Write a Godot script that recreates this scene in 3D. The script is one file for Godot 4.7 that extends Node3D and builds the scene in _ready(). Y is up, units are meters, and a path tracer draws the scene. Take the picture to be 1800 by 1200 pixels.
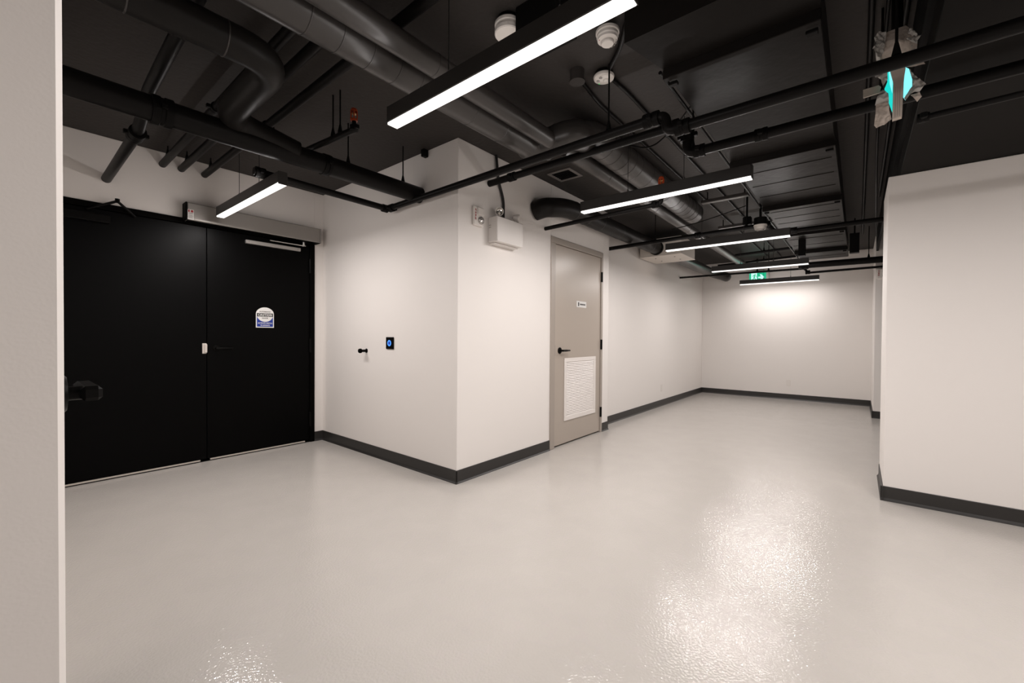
extends Node3D
# Basement corridor with black ceiling services. World: x across the corridor, -z down the corridor, y up, metres.

const CEIL := 2.715
const LAMP_Y := 2.18

var org := Vector3.ZERO
var names := {}
var M := {}
var rng := RandomNumberGenerator.new()

# ------------------------------------------------------------------ naming
func numbered(parent: Node, called: String) -> String:
	var k := "%d/%s" % [parent.get_instance_id(), called]
	var n: int = names.get(k, 0)
	names[k] = n + 1
	return called if n == 0 else "%s_%03d" % [called, n]

func tag(o: Node, label := "", category := "", group := "", kind := "") -> void:
	if label: o.set_meta("label", label)
	if category: o.set_meta("category", category)
	if group: o.set_meta("group", group)
	if kind: o.set_meta("kind", kind)

func thing(called: String, label: String, category: String, at: Vector3, group := "") -> Node3D:
	var o := Node3D.new()
	o.name = numbered(self, called)
	add_child(o, true)
	o.position = at
	org = at
	tag(o, label, category, group)
	return o

func setting(called: String, at := Vector3.ZERO) -> Node3D:
	var o := Node3D.new()
	o.name = called
	add_child(o, true)
	o.position = at
	org = at
	o.set_meta("kind", "structure")
	return o

func obj(parent: Node, called: String, st: SurfaceTool, m: Material, label := "") -> MeshInstance3D:
	var o := MeshInstance3D.new()
	o.name = numbered(parent, called)
	o.mesh = st.commit()
	o.material_override = m
	parent.add_child(o, true)
	if label: o.set_meta("label", label)
	return o

func struct(called: String, st: SurfaceTool, m: Material) -> MeshInstance3D:
	var o := obj(self, called, st, m)
	o.set_meta("kind", "structure")
	return o

# ------------------------------------------------------------------ shapes
func mb() -> SurfaceTool:
	var st := SurfaceTool.new()
	st.begin(Mesh.PRIMITIVE_TRIANGLES)
	return st

func vtx(st: SurfaceTool, p: Vector3, n: Vector3) -> void:
	st.set_normal(n)
	st.add_vertex(p - org)

func tri3(st: SurfaceTool, a: Vector3, b: Vector3, c: Vector3, na: Vector3, nb: Vector3, nc: Vector3) -> void:
	if (b - a).cross(c - a).dot(na + nb + nc) > 0.0:
		vtx(st, a, na); vtx(st, c, nc); vtx(st, b, nb)
	else:
		vtx(st, a, na); vtx(st, b, nb); vtx(st, c, nc)

func tri(st: SurfaceTool, a: Vector3, b: Vector3, c: Vector3, n: Vector3) -> void:
	tri3(st, a, b, c, n, n, n)

func quad(st: SurfaceTool, a: Vector3, b: Vector3, c: Vector3, d: Vector3, n: Vector3) -> void:
	tri(st, a, b, c, n)
	tri(st, a, c, d, n)

# chamfered box between two corners
func box(st: SurfaceTool, lo: Vector3, hi: Vector3, ch := 0.0, t := Transform3D.IDENTITY) -> void:
	var c := (lo + hi) * 0.5
	var h := ((hi - lo) * 0.5).abs()
	var b: float = min(ch, min(h.x, min(h.y, h.z)) * 0.9)
	var P := func(sx: float, sy: float, sz: float, ax: int) -> Vector3:
		var v := Vector3(sx * (h.x - (b if ax != 0 else 0.0)), sy * (h.y - (b if ax != 1 else 0.0)), sz * (h.z - (b if ax != 2 else 0.0)))
		return t * (c + v)
	var N := func(v: Vector3) -> Vector3: return (t.basis * v).normalized()
	for s in [-1.0, 1.0]:
		quad(st, P.call(s, -1, -1, 0), P.call(s, 1, -1, 0), P.call(s, 1, 1, 0), P.call(s, -1, 1, 0), N.call(Vector3(s, 0, 0)))
		quad(st, P.call(-1, s, -1, 1), P.call(1, s, -1, 1), P.call(1, s, 1, 1), P.call(-1, s, 1, 1), N.call(Vector3(0, s, 0)))
		quad(st, P.call(-1, -1, s, 2), P.call(1, -1, s, 2), P.call(1, 1, s, 2), P.call(-1, 1, s, 2), N.call(Vector3(0, 0, s)))
	if b <= 0.0: return
	for s in [-1.0, 1.0]:
		for u in [-1.0, 1.0]:
			quad(st, P.call(s, u, -1, 0), P.call(s, u, 1, 0), P.call(s, u, 1, 1), P.call(s, u, -1, 1), N.call(Vector3(s, u, 0)))
			quad(st, P.call(s, -1, u, 0), P.call(s, 1, u, 0), P.call(s, 1, u, 2), P.call(s, -1, u, 2), N.call(Vector3(s, 0, u)))
			quad(st, P.call(-1, s, u, 1), P.call(1, s, u, 1), P.call(1, s, u, 2), P.call(-1, s, u, 2), N.call(Vector3(0, s, u)))
			for w in [-1.0, 1.0]:
				tri(st, P.call(s, u, w, 0), P.call(s, u, w, 1), P.call(s, u, w, 2), N.call(Vector3(s, u, w)))

func boxm(lo: Vector3, hi: Vector3, ch := 0.0) -> SurfaceTool:
	var st := mb()
	box(st, lo, hi, ch)
	return st

# round the inner corners of a polyline
func rounded(pts: Array, r: float, n := 8) -> Array:
	var out: Array = [pts[0]]
	for i in range(1, pts.size() - 1):
		var p: Vector3 = pts[i]
		var a: Vector3 = pts[i - 1] - p
		var b: Vector3 = pts[i + 1] - p
		var d: float = min(r, min(a.length(), b.length()) * 0.49)
		var p0: Vector3 = p + a.normalized() * d
		var p1: Vector3 = p + b.normalized() * d
		for k in n + 1:
			var f := float(k) / n
			out.append(p0 * (1 - f) * (1 - f) + p * 2 * f * (1 - f) + p1 * f * f)
	out.append(pts[pts.size() - 1])
	return out

# swept round tube; radii may vary
func tube(st: SurfaceTool, pts: Array, r, sides := 20, caps := true) -> void:
	var n := pts.size()
	var rings := []
	var cents := []
	var tan_prev := Vector3.ZERO
	var u := Vector3.UP
	for i in n:
		var t: Vector3
		if i == 0: t = (pts[1] - pts[0]).normalized()
		elif i == n - 1: t = (pts[n - 1] - pts[n - 2]).normalized()
		else: t = ((pts[i] - pts[i - 1]).normalized() + (pts[i + 1] - pts[i]).normalized()).normalized()
		if i == 0:
			u = t.cross(Vector3.UP if absf(t.y) < 0.9 else Vector3.RIGHT).normalized()
		else:
			var ax := tan_prev.cross(t)
			if ax.length() > 1e-6: u = u.rotated(ax.normalized(), tan_prev.angle_to(t))
			u = (u - t * u.dot(t)).normalized()
		tan_prev = t
		var v := t.cross(u)
		var rad: float = r[i] if r is Array else r
		var ring := []
		for k in sides:
			var a := TAU * k / sides
			var d := u * cos(a) + v * sin(a)
			ring.append([pts[i] + d * rad, d])
		rings.append(ring)
		cents.append(t)
	for i in n - 1:
		for k in sides:
			var k2 := (k + 1) % sides
			var A = rings[i][k]; var B = rings[i][k2]; var C = rings[i + 1][k2]; var D = rings[i + 1][k]
			tri3(st, A[0], B[0], C[0], A[1], B[1], C[1])
			tri3(st, A[0], C[0], D[0], A[1], C[1], D[1])
	if caps:
		for e in [0, n - 1]:
			var nn: Vector3 = cents[e] * (-1.0 if e == 0 else 1.0)
			for k in sides:
				tri(st, pts[e], rings[e][k][0], rings[e][(k + 1) % sides][0], nn)

func tubem(pts: Array, r, sides := 20) -> SurfaceTool:
	var st := mb()
	tube(st, pts, r, sides)
	return st

# lathe: profile of (radius, height) about an axis through at along dir
func lathe(st: SurfaceTool, at: Vector3, dir: Vector3, prof: Array, sides := 28) -> void:
	var d := dir.normalized()
	var u := d.cross(Vector3.UP if absf(d.y) < 0.9 else Vector3.RIGHT).normalized()
	var v := d.cross(u)
	for i in prof.size() - 1:
		var a: Vector2 = prof[i]
		var b: Vector2 = prof[i + 1]
		var e := b - a
		if e.length() < 1e-7: continue
		var nr := Vector2(e.y, -e.x).normalized()
		for k in sides:
			var w0 := u * cos(TAU * k / sides) + v * sin(TAU * k / sides)
			var w1 := u * cos(TAU * (k + 1) / sides) + v * sin(TAU * (k + 1) / sides)
			var n0 := w0 * nr.x + d * nr.y
			var n1 := w1 * nr.x + d * nr.y
			var A := at + w0 * a.x + d * a.y
			var B := at + w1 * a.x + d * a.y
			var C := at + w1 * b.x + d * b.y
			var D := at + w0 * b.x + d * b.y
			if a.x > 1e-6: tri3(st, A, B, C, n0, n1, n1)
			if b.x > 1e-6: tri3(st, A, C, D, n0, n1, n0)

func lathem(at: Vector3, dir: Vector3, prof: Array, sides := 28) -> SurfaceTool:
	var st := mb()
	lathe(st, at, dir, prof, sides)
	return st

# flat polygon (in the plane of ux, uy) with thickness along n
func prism(st: SurfaceTool, poly: PackedVector2Array, o: Vector3, ux: Vector3, uy: Vector3, thick: float) -> void:
	var n := ux.cross(uy).normalized()
	var idx := Geometry2D.triangulate_polygon(poly)
	var P := func(p: Vector2, z: float) -> Vector3: return o + ux * p.x + uy * p.y + n * z
	for i in range(0, idx.size(), 3):
		tri(st, P.call(poly[idx[i]], thick), P.call(poly[idx[i + 1]], thick), P.call(poly[idx[i + 2]], thick), n)
		tri(st, P.call(poly[idx[i]], 0.0), P.call(poly[idx[i + 1]], 0.0), P.call(poly[idx[i + 2]], 0.0), -n)
	var cw := 1.0 if Geometry2D.is_polygon_clockwise(poly) else -1.0
	for i in poly.size():
		var a := poly[i]
		var b := poly[(i + 1) % poly.size()]
		var e := (b - a).normalized()
		var m := (ux * -e.y + uy * e.x) * cw
		quad(st, P.call(a, 0.0), P.call(b, 0.0), P.call(b, thick), P.call(a, thick), m)

func prismm(poly: PackedVector2Array, o: Vector3, ux: Vector3, uy: Vector3, thick: float) -> SurfaceTool:
	var st := mb()
	prism(st, poly, o, ux, uy, thick)
	return st

func words(parent: Node, called: String, text: String, o: Vector3, ux: Vector3, uy: Vector3, height: float, width: float, m: Material) -> void:
	var f := SystemFont.new()
	f.font_names = PackedStringArray(["Droid Sans"])
	f.font_weight = 700
	var tm := TextMesh.new()
	tm.text = text
	tm.font = f
	tm.font_size = 32
	tm.pixel_size = 0.01
	tm.depth = 0.05
	var bb := tm.get_aabb()
	var sx := width / bb.size.x
	var sy := height / bb.size.y
	var n := ux.cross(uy).normalized()
	var st := mb()
	var src := mb()
	src.append_from(tm, 0, Transform3D(Basis(ux * sx, uy * sy, n * 0.02), Vector3.ZERO))
	var arr := tm.surface_get_arrays(0) if tm.get_surface_count() else []
	if arr.is_empty(): return
	var vs: PackedVector3Array = arr[Mesh.ARRAY_VERTEX]
	var ns: PackedVector3Array = arr[Mesh.ARRAY_NORMAL]
	var ix: PackedInt32Array = arr[Mesh.ARRAY_INDEX]
	var c := bb.get_center()
	for i in range(0, ix.size(), 3):
		var p := []
		for k in 3:
			var v: Vector3 = vs[ix[i + k]] - c
			p.append(o + ux * v.x * sx + uy * v.y * sy + n * (v.z * 0.02 + 0.0005))
		var q: Vector3 = ns[ix[i]]
		tri(st, p[0], p[1], p[2], (ux * q.x + uy * q.y + n * q.z).normalized())
	obj(parent, called, st, m)

# crumpled thin sheet with an outline (x, y) hung round a depth
func crumple(outline: Array, z: float, bulge: float, amp: float, seed_no: int, lean := 0.0) -> SurfaceTool:
	var poly := PackedVector2Array(outline)
	var idx := Geometry2D.triangulate_polygon(poly)
	var cen := Vector2.ZERO
	for p in poly: cen += p
	cen /= poly.size()
	var span := 0.0
	for p in poly: span = maxf(span, p.distance_to(cen))
	var nz := FastNoiseLite.new()
	nz.seed = seed_no
	nz.frequency = 14.0
	nz.fractal_octaves = 3
	var tris := []
	for i in range(0, idx.size(), 3): tris.append([poly[idx[i]], poly[idx[i + 1]], poly[idx[i + 2]]])
	for lev in 4:
		var nxt := []
		for t in tris:
			var ab: Vector2 = (t[0] + t[1]) / 2; var bc: Vector2 = (t[1] + t[2]) / 2; var ca: Vector2 = (t[2] + t[0]) / 2
			nxt.append_array([[t[0], ab, ca], [ab, t[1], bc], [ca, bc, t[2]], [ab, bc, ca]])
		tris = nxt
	var st := mb()
	var F := func(p: Vector2, off: float) -> Vector3:
		var k: float = 1.0 - minf(1.0, p.distance_to(cen) / span)
		return Vector3(p.x, p.y, z + bulge * k + absf(nz.get_noise_2d(p.x, p.y)) * amp * 2.0 + lean * (p.y - cen.y) + off)
	for t in tris:
		for off in [0.0, -0.0015]:
			var a: Vector3 = F.call(t[0], off); var b: Vector3 = F.call(t[1], off); var c: Vector3 = F.call(t[2], off)
			var n := (b - a).cross(c - a).normalized()
			if (n.z < 0.0) == (off == 0.0): n = -n
			tri(st, a, b, c, n)
	return st

# ------------------------------------------------------------------ materials
func lin(r: float, g: float, b: float) -> Color:
	return Color(r, g, b).linear_to_srgb()

func mat(called: String, c: Color, rough: float, metal := 0.0) -> StandardMaterial3D:
	var m := StandardMaterial3D.new()
	m.resource_name = called
	m.albedo_color = c
	m.roughness = rough
	m.metallic = metal
	M[called] = m
	return m

func noise_tex(freq: float, seed_no: int, normal: bool, bump := 1.0, octaves := 4, ramp: Gradient = null) -> NoiseTexture2D:
	var n := FastNoiseLite.new()
	n.seed = seed_no
	n.frequency = freq
	n.fractal_octaves = octaves
	var t := NoiseTexture2D.new()
	t.width = 1024
	t.height = 1024
	t.seamless = true
	t.noise = n
	t.as_normal_map = normal
	t.bump_strength = bump
	if ramp: t.color_ramp = ramp
	return t

func ramp2(a: Color, b: Color) -> Gradient:
	var g := Gradient.new()
	g.set_color(0, a)
	g.set_color(1, b)
	return g

func triplanar(m: StandardMaterial3D, s: float) -> void:
	m.uv1_triplanar = true
	m.uv1_world_triplanar = true
	m.uv1_scale = Vector3(s, s, s)

func make_materials() -> void:
	var w := mat("wall_paint", lin(0.80, 0.762, 0.73), 0.6)
	triplanar(w, 0.9)
	w.normal_enabled = true
	w.normal_texture = noise_tex(0.12, 3, true, 2.0)
	w.normal_scale = 0.07
	var f := mat("floor_epoxy", Color.WHITE, 0.085)
	f.metallic_specular = 0.4
	triplanar(f, 0.5)
	f.albedo_texture = noise_tex(0.006, 11, false, 1.0, 5, ramp2(lin(0.505, 0.475, 0.443), lin(0.528, 0.497, 0.463)))
	f.normal_enabled = true
	f.normal_texture = noise_tex(0.14, 5, true, 4.0, 3)
	f.normal_scale = 0.11
	var c := mat("ceiling_black", lin(0.038, 0.0335, 0.031), 0.65)
	c.metallic_specular = 0.3
	triplanar(c, 0.7)
	c.normal_enabled = true
	c.normal_texture = noise_tex(0.03, 9, true, 3.0)
	c.normal_scale = 0.4
	mat("soffit_black", lin(0.010, 0.009, 0.0082), 0.55).metallic_specular = 0.15
	var d := mat("duct_black", lin(0.036, 0.0322, 0.030), 0.32)
	d.metallic_specular = 0.5
	triplanar(d, 1.0)
	d.normal_enabled = true
	d.normal_texture = noise_tex(0.01, 21, true, 4.0, 3)
	d.normal_scale = 0.25
	var sh := mat("sheet_black", lin(0.010, 0.0088, 0.008), 0.38)
	sh.metallic_specular = 0.17
	triplanar(sh, 1.0)
	sh.normal_enabled = true
	sh.normal_texture = d.normal_texture
	sh.normal_scale = 0.2
	mat("pipe_black", lin(0.007, 0.0063, 0.006), 0.38).metallic_specular = 0.22
	mat("elbow_black", lin(0.012, 0.0108, 0.010), 0.4).metallic_specular = 0.25
	mat("fitting_black", lin(0.005, 0.0046, 0.0044), 0.5).metallic_specular = 0.2
	var bd := mat("door_black", lin(0.001, 0.0009, 0.0009), 0.39)
	bd.metallic_specular = 0.18
	triplanar(bd, 2.0)
	bd.normal_enabled = true
	bd.normal_texture = noise_tex(0.15, 31, true, 2.0, 3)
	bd.normal_scale = 0.2
	mat("black_metal", lin(0.004, 0.0037, 0.0035), 0.3).metallic_specular = 0.2
	mat("frame_black", lin(0.003, 0.0028, 0.0026), 0.45).metallic_specular = 0.1
	mat("vinyl_dark", lin(0.024, 0.022, 0.0205), 0.42)
	mat("door_grey", lin(0.42, 0.365, 0.315), 0.32)
	mat("frame_grey", lin(0.36, 0.315, 0.275), 0.38)
	mat("louver_white", lin(0.78, 0.735, 0.70), 0.35)
	mat("white_plastic", lin(0.76, 0.72, 0.68), 0.4)
	mat("white_enamel", lin(0.72, 0.685, 0.655), 0.38)
	mat("cream_metal", lin(0.60, 0.55, 0.50), 0.45)
	mat("aluminium", lin(0.42, 0.40, 0.38), 0.42, 0.6)
	mat("operator_silver", lin(0.30, 0.28, 0.26), 0.4, 0.4)
	mat("steel_bright", lin(0.65, 0.63, 0.60), 0.25, 0.9)
	mat("seal_light", lin(0.5, 0.45, 0.40), 0.5)
	mat("fixture_grey", lin(0.026, 0.0235, 0.022), 0.45)
	mat("cable_black", lin(0.01, 0.01, 0.01), 0.5)
	mat("cable_steel", lin(0.25, 0.24, 0.23), 0.4, 0.8)
	mat("ink_black", lin(0.01, 0.01, 0.01), 0.6)
	mat("ink_brown", lin(0.06, 0.05, 0.042), 0.6)
	mat("sticker_white", lin(0.72, 0.71, 0.69), 0.4)
	mat("sticker_blue", lin(0.003, 0.028, 0.26), 0.4)
	mat("label_red", lin(0.32, 0.012, 0.015), 0.5)
	mat("lens_clear", lin(0.42, 0.40, 0.38), 0.12, 0.5)
	mat("reflector", lin(0.75, 0.73, 0.70), 0.15, 0.9)
	mat("paper", lin(0.50, 0.43, 0.375), 0.7)
	var pl := mat("plastic_film", lin(0.42, 0.40, 0.375), 0.35)
	pl.backlight = Color(0.5, 0.5, 0.5)
	var or_ := mat("orange_cap", lin(0.26, 0.036, 0.009), 0.3)
	or_.backlight = Color(0.2, 0.06, 0.02)
	mat("brass", lin(0.55, 0.36, 0.16), 0.3, 0.9)
	mat("grey_mark", lin(0.28, 0.26, 0.24), 0.5)
	mat("grille_grey", lin(0.16, 0.145, 0.135), 0.45)
	for e in [["lamp_diffuser", Color(1, 0.985, 0.965), 1.6], ["exit_green", Color(0.0, 0.77, 0.56), 0.85], ["exit_white", Color(0.80, 1.0, 0.96), 1.05], ["blue_ring", Color(0.28, 0.58, 1.0), 1.3], ["blue_core", Color(0.0, 0.03, 0.75), 0.5], ["teal_panel", Color(0.10, 0.86, 0.82), 1.0], ["teal_bright", Color(0.55, 0.97, 1.0), 1.1], ["led_green", Color(0.1, 1.0, 0.5), 1.2]]:
		var m := mat(e[0], lin(0.6, 0.6, 0.6) if e[0] == "lamp_diffuser" else lin(0.02, 0.03, 0.03), 0.5)
		m.emission_enabled = true
		m.emission = e[1]
		m.emission_energy_multiplier = e[2]

# ------------------------------------------------------------------ setting
func wall_with(called: String, boxes: Array, ch := 0.003) -> MeshInstance3D:
	org = Vector3.ZERO
	var st := mb()
	for b in boxes: box(st, b[0], b[1], ch)
	return struct(called, st, M.wall_paint)

# base: from a to b on the floor, out = direction away from the wall
func base_run(st: SurfaceTool, a: Vector3, b: Vector3, out: Vector3) -> void:
	var prof := [Vector2(0, 0), Vector2(0.016, 0.0), Vector2(0.015, 0.004), Vector2(0.008, 0.012), Vector2(0.005, 0.02), Vector2(0.005, 0.1), Vector2(0.003, 0.103), Vector2(0, 0.103)]
	for i in prof.size():
		var p: Vector2 = prof[i]
		var q: Vector2 = prof[(i + 1) % prof.size()]
		var e := q - p
		var n := (out * e.y - Vector3.UP * e.x).normalized()
		quad(st, a + out * p.x + Vector3.UP * p.y, b + out * p.x + Vector3.UP * p.y, b + out * q.x + Vector3.UP * q.y, a + out * q.x + Vector3.UP * q.y, n)
	for e in [a, b]:
		var n2: Vector3 = (a - b).normalized() * (1.0 if e == a else -1.0)
		for i in range(1, prof.size() - 1):
			tri(st, e + out * prof[0].x + Vector3.UP * prof[0].y, e + out * prof[i].x + Vector3.UP * prof[i].y, e + out * prof[i + 1].x + Vector3.UP * prof[i + 1].y, n2)

func baseboard(called: String, runs: Array) -> void:
	org = Vector3.ZERO
	var st := mb()
	for r in runs: base_run(st, r[0], r[1], r[2])
	struct(called, st, M.vinyl_dark)

func build_shell() -> void:
	org = Vector3.ZERO
	struct("floor", boxm(Vector3(-5.0, -0.2, -10.0), Vector3(3.4, 0, 3.0)), M.floor_epoxy)
	struct("ceiling", boxm(Vector3(-5.0, CEIL, -10.0), Vector3(3.4, CEIL + 0.25, 3.0)), M.ceiling_black)
	# lobby wall that holds the black double doors
	wall_with("wall_lobby", [[Vector3(-4.85, 0, -0.2), Vector3(-4.6, CEIL, 0.1)], [Vector3(-4.85, 2.185, -2.178), Vector3(-4.6, CEIL, -0.2)], [Vector3(-4.85, 0, -2.5), Vector3(-4.6, CEIL, -2.178)]])
	# the block between lobby and corridor
	wall_with("wall_corner", [[Vector3(-4.6, 0, -2.425), Vector3(-2.432, CEIL, -2.275)], [Vector3(-2.582, 0, -3.565), Vector3(-2.43, CEIL, -2.2752)], [Vector3(-2.582, 2.195, -4.685), Vector3(-2.43, CEIL, -3.565)], [Vector3(-2.582, 0, -4.86), Vector3(-2.43, CEIL, -4.685)]])
	wall_with("wall_corridor", [[Vector3(-2.75, 0, -9.7), Vector3(-2.575, CEIL, -4.861)]])
	wall_with("wall_end", [[Vector3(-2.575, 0, -9.7), Vector3(3.2, CEIL, -9.52)]])
	wall_with("wall_column", [[Vector3(0.185, 0, -9.519), Vector3(1.2, CEIL, -8.15)]])
	wall_with("wall_right", [[Vector3(0.155, 0, -4.74), Vector3(3.0, 2.325, -4.05)]])
	wall_with("wall_outer", [[Vector3(2.999, 0, -9.519), Vector3(3.2, CEIL, 2.6)]])
	wall_with("wall_back", [[Vector3(-1.02, 0, 2.4), Vector3(3.2, CEIL, 2.6)]])
	wall_with("wall_near", [[Vector3(-1.02, 0, -0.065), Vector3(-1.0, CEIL, 2.4)], [Vector3(-4.6, 0, -0.065), Vector3(-1.985, CEIL, 0.1)], [Vector3(-1.985, 2.14, -0.065), Vector3(-1.0205, CEIL, 0.1)]], 0.008)
	org = Vector3.ZERO
	# dropped black soffit over the side bay, its drop face towards the corridor
	struct("trim_1", boxm(Vector3(0.215, 2.327, -5.6), Vector3(3.0, CEIL, 2.4), 0.003), M.soffit_black)
	struct("trim_2", boxm(Vector3(0.19, 2.45, -9.0), Vector3(0.215, CEIL, 2.4)), M.fitting_black)
	baseboard("baseboard_lobby", [[Vector3(-4.6, 0, -2.275), Vector3(-4.6, 0, -2.18), Vector3(1, 0, 0)]])
	baseboard("baseboard_corner", [[Vector3(-4.6, 0, -2.275), Vector3(-2.415, 0, -2.275), Vector3(0, 0, 1)], [Vector3(-2.43, 0, -2.26), Vector3(-2.43, 0, -3.56), Vector3(1, 0, 0)], [Vector3(-2.43, 0, -4.69), Vector3(-2.43, 0, -4.866), Vector3(1, 0, 0)]])
	baseboard("baseboard_corridor", [[Vector3(-2.575, 0, -4.86), Vector3(-2.575, 0, -9.52), Vector3(1, 0, 0)]])
	baseboard("baseboard_end", [[Vector3(-2.575, 0, -9.52), Vector3(0.185, 0, -9.52), Vector3(0, 0, 1)]])
	baseboard("baseboard_column", [[Vector3(0.17, 0, -8.15), Vector3(1.2, 0, -8.15), Vector3(0, 0, 1)], [Vector3(0.185, 0, -9.5), Vector3(0.185, 0, -8.134), Vector3(-1, 0, 0)]])
	baseboard("baseboard_right", [[Vector3(0.139, 0, -4.05), Vector3(3.0, 0, -4.05), Vector3(0, 0, 1)], [Vector3(0.155, 0, -4.74), Vector3(0.155, 0, -4.034), Vector3(-1, 0, 0)]])

func lever(parent: Node, called: String, at: Vector3, out: Vector3, along: Vector3, length: float, rose: float) -> void:
	var h := obj(parent, called, lathem(at, out, [Vector2(0, 0), Vector2(rose, 0), Vector2(rose, 0.007), Vector2(rose * 0.86, 0.011), Vector2(0, 0.011)]), M.black_metal)
	var st := mb()
	tube(st, [at + out * 0.01, at + out * 0.055], 0.011, 14)
	tube(st, rounded([at + out * 0.05 - along * 0.012, at + out * 0.052 + along * length * 0.5, at + out * 0.048 + along * length], 0.03), [0.0115, 0.0115, 0.0115, 0.0115, 0.011, 0.011, 0.010, 0.010, 0.010, 0.009, 0.008], 14)
	obj(h, "lever", st, M.black_metal)

func build_black_doors() -> void:
	var d := setting("door_1", Vector3(-4.6, 0, -1.19))
	var fr := mb()
	box(fr, Vector3(-4.72, 2.14, -2.178), Vector3(-4.588, 2.187, -0.2), 0.003)
	box(fr, Vector3(-4.72, 0, -2.178), Vector3(-4.588, 2.14, -2.130), 0.003)
	box(fr, Vector3(-4.72, 0, -0.25), Vector3(-4.588, 2.14, -0.2), 0.003)
	obj(d, "frame", fr, M.frame_black)
	var z0 := [-1.192, -2.127]
	var z1 := [-0.253, -1.197]
	for i in 2:
		var leaf := obj(d, "leaf", boxm(Vector3(-4.648, 0.022, z0[i]), Vector3(-4.603, 2.136, z1[i]), 0.002), M.door_black)
		obj(leaf, "bottom_sweep", boxm(Vector3(-4.606, 0.009, z0[i] + 0.05), Vector3(-4.594, 0.021, z1[i] - 0.02), 0.001), M.seal_light, "pale strip along the bottom edge of the door")
		if i == 1:
			lever(leaf, "lever_handle", Vector3(-4.603, 1.035, -1.265), Vector3(1, 0, 0), Vector3(0, 0, -1), 0.125, 0.028)
		var hz: float = -2.129 if i == 1 else -0.252
		for hy in [1.91, 1.05, 0.25]:
			obj(leaf, "hinge", tubem([Vector3(-4.592, hy - 0.075, hz), Vector3(-4.592, hy + 0.075, hz)], 0.009, 10), M.black_metal)
	obj(d, "threshold", boxm(Vector3(-4.70, 0, -2.13), Vector3(-4.60, 0.006, -0.25), 0.002), M.frame_black)
	# pale latch guard beside the meeting edge
	var lg := mb()
	box(lg, Vector3(-4.603, 0.988, -1.190), Vector3(-4.594, 1.082, -1.158), 0.002)
	box(lg, Vector3(-4.595, 0.996, -1.194), Vector3(-4.586, 1.074, -1.172), 0.003)
	obj(d, "latch_guard", lg, M.cream_metal, "small pale metal latch guard")

func build_grey_door() -> void:
	var d := setting("door_2", Vector3(-2.43, 0, -4.13))
	var fr := mb()
	box(fr, Vector3(-2.53, 2.128, -4.688), Vector3(-2.418, 2.19, -3.562), 0.004)
	box(fr, Vector3(-2.53, 0, -3.642), Vector3(-2.418, 2.128, -3.562), 0.004)
	box(fr, Vector3(-2.53, 0, -4.688), Vector3(-2.418, 2.128, -4.645), 0.004)
	obj(d, "frame", fr, M.frame_grey)
	var leaf := obj(d, "leaf", boxm(Vector3(-2.475, 0.018, -4.642), Vector3(-2.432, 2.124, -3.646), 0.002), M.door_grey)
	lever(leaf, "lever_handle", Vector3(-2.432, 1.018, -3.745), Vector3(1, 0, 0), Vector3(0, 0, -1), 0.13, 0.034)
	obj(leaf, "strike_plate", boxm(Vector3(-2.432, 0.965, -3.663), Vector3(-2.4305, 1.075, -3.648), 0.0), M.grey_mark)
	for hy in [1.893, 1.073, 0.25]:
		obj(leaf, "hinge", tubem([Vector3(-2.419, hy - 0.06, -4.655), Vector3(-2.419, hy + 0.06, -4.655)], 0.013, 10), M.black_metal)
	var g := mb()
	var y0 := 0.257; var y1 := 0.934; var za := -4.527; var zb := -3.834; var b := 0.045
	box(g, Vector3(-2.432, y0, za), Vector3(-2.422, y0 + b, zb), 0.003)
	box(g, Vector3(-2.432, y1 - b, za), Vector3(-2.422, y1, zb), 0.003)
	box(g, Vector3(-2.432, y0 + b, za), Vector3(-2.422, y1 - b, za + b), 0.003)
	box(g, Vector3(-2.432, y0 + b, zb - b), Vector3(-2.422, y1 - b, zb), 0.003)
	var gr := obj(d, "louver_grille", g, M.louver_white, "white louvred vent in the lower half of the door")
	var n := 32
	var sl: ArrayMesh = null
	for i in n:
		var y := y0 + b + (y1 - y0 - 2 * b) * (i + 0.5) / n
		if sl == null:
			var st := mb()
			var keep := org
			org = Vector3.ZERO
			var h := (y1 - y0 - 2 * b) / n
			prism(st, PackedVector2Array([Vector2(-0.0005, -h * 0.46), Vector2(0.0015, -h * 0.46), Vector2(0.0085, h * 0.30), Vector2(0.007, h * 0.44), Vector2(-0.0005, h * 0.44)]), Vector3(0, 0, (zb - za) / 2 - b), Vector3(1, 0, 0), Vector3(0, 1, 0), 0.0001)
			st = mb()
			var pr := [Vector2(-0.001, -h * 0.48), Vector2(0.0085, -h * 0.42), Vector2(0.0085, -h * 0.30), Vector2(0.001, h * 0.36), Vector2(-0.001, h * 0.36)]
			var half := (zb - za) / 2 - b
			for k in pr.size():
				var p: Vector2 = pr[k]
				var q: Vector2 = pr[(k + 1) % pr.size()]
				var e := q - p
				quad(st, Vector3(p.x, p.y, -half), Vector3(p.x, p.y, half), Vector3(q.x, q.y, half), Vector3(q.x, q.y, -half), Vector3(e.y, -e.x, 0).normalized())
			org = keep
			sl = st.commit()
		var o := MeshInstance3D.new()
		o.name = numbered(gr, "slat")
		o.mesh = sl
		o.material_override = M.louver_white
		gr.add_child(o, true)
		o.position = Vector3(-2.431, y, (za + zb) / 2) - org

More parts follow.
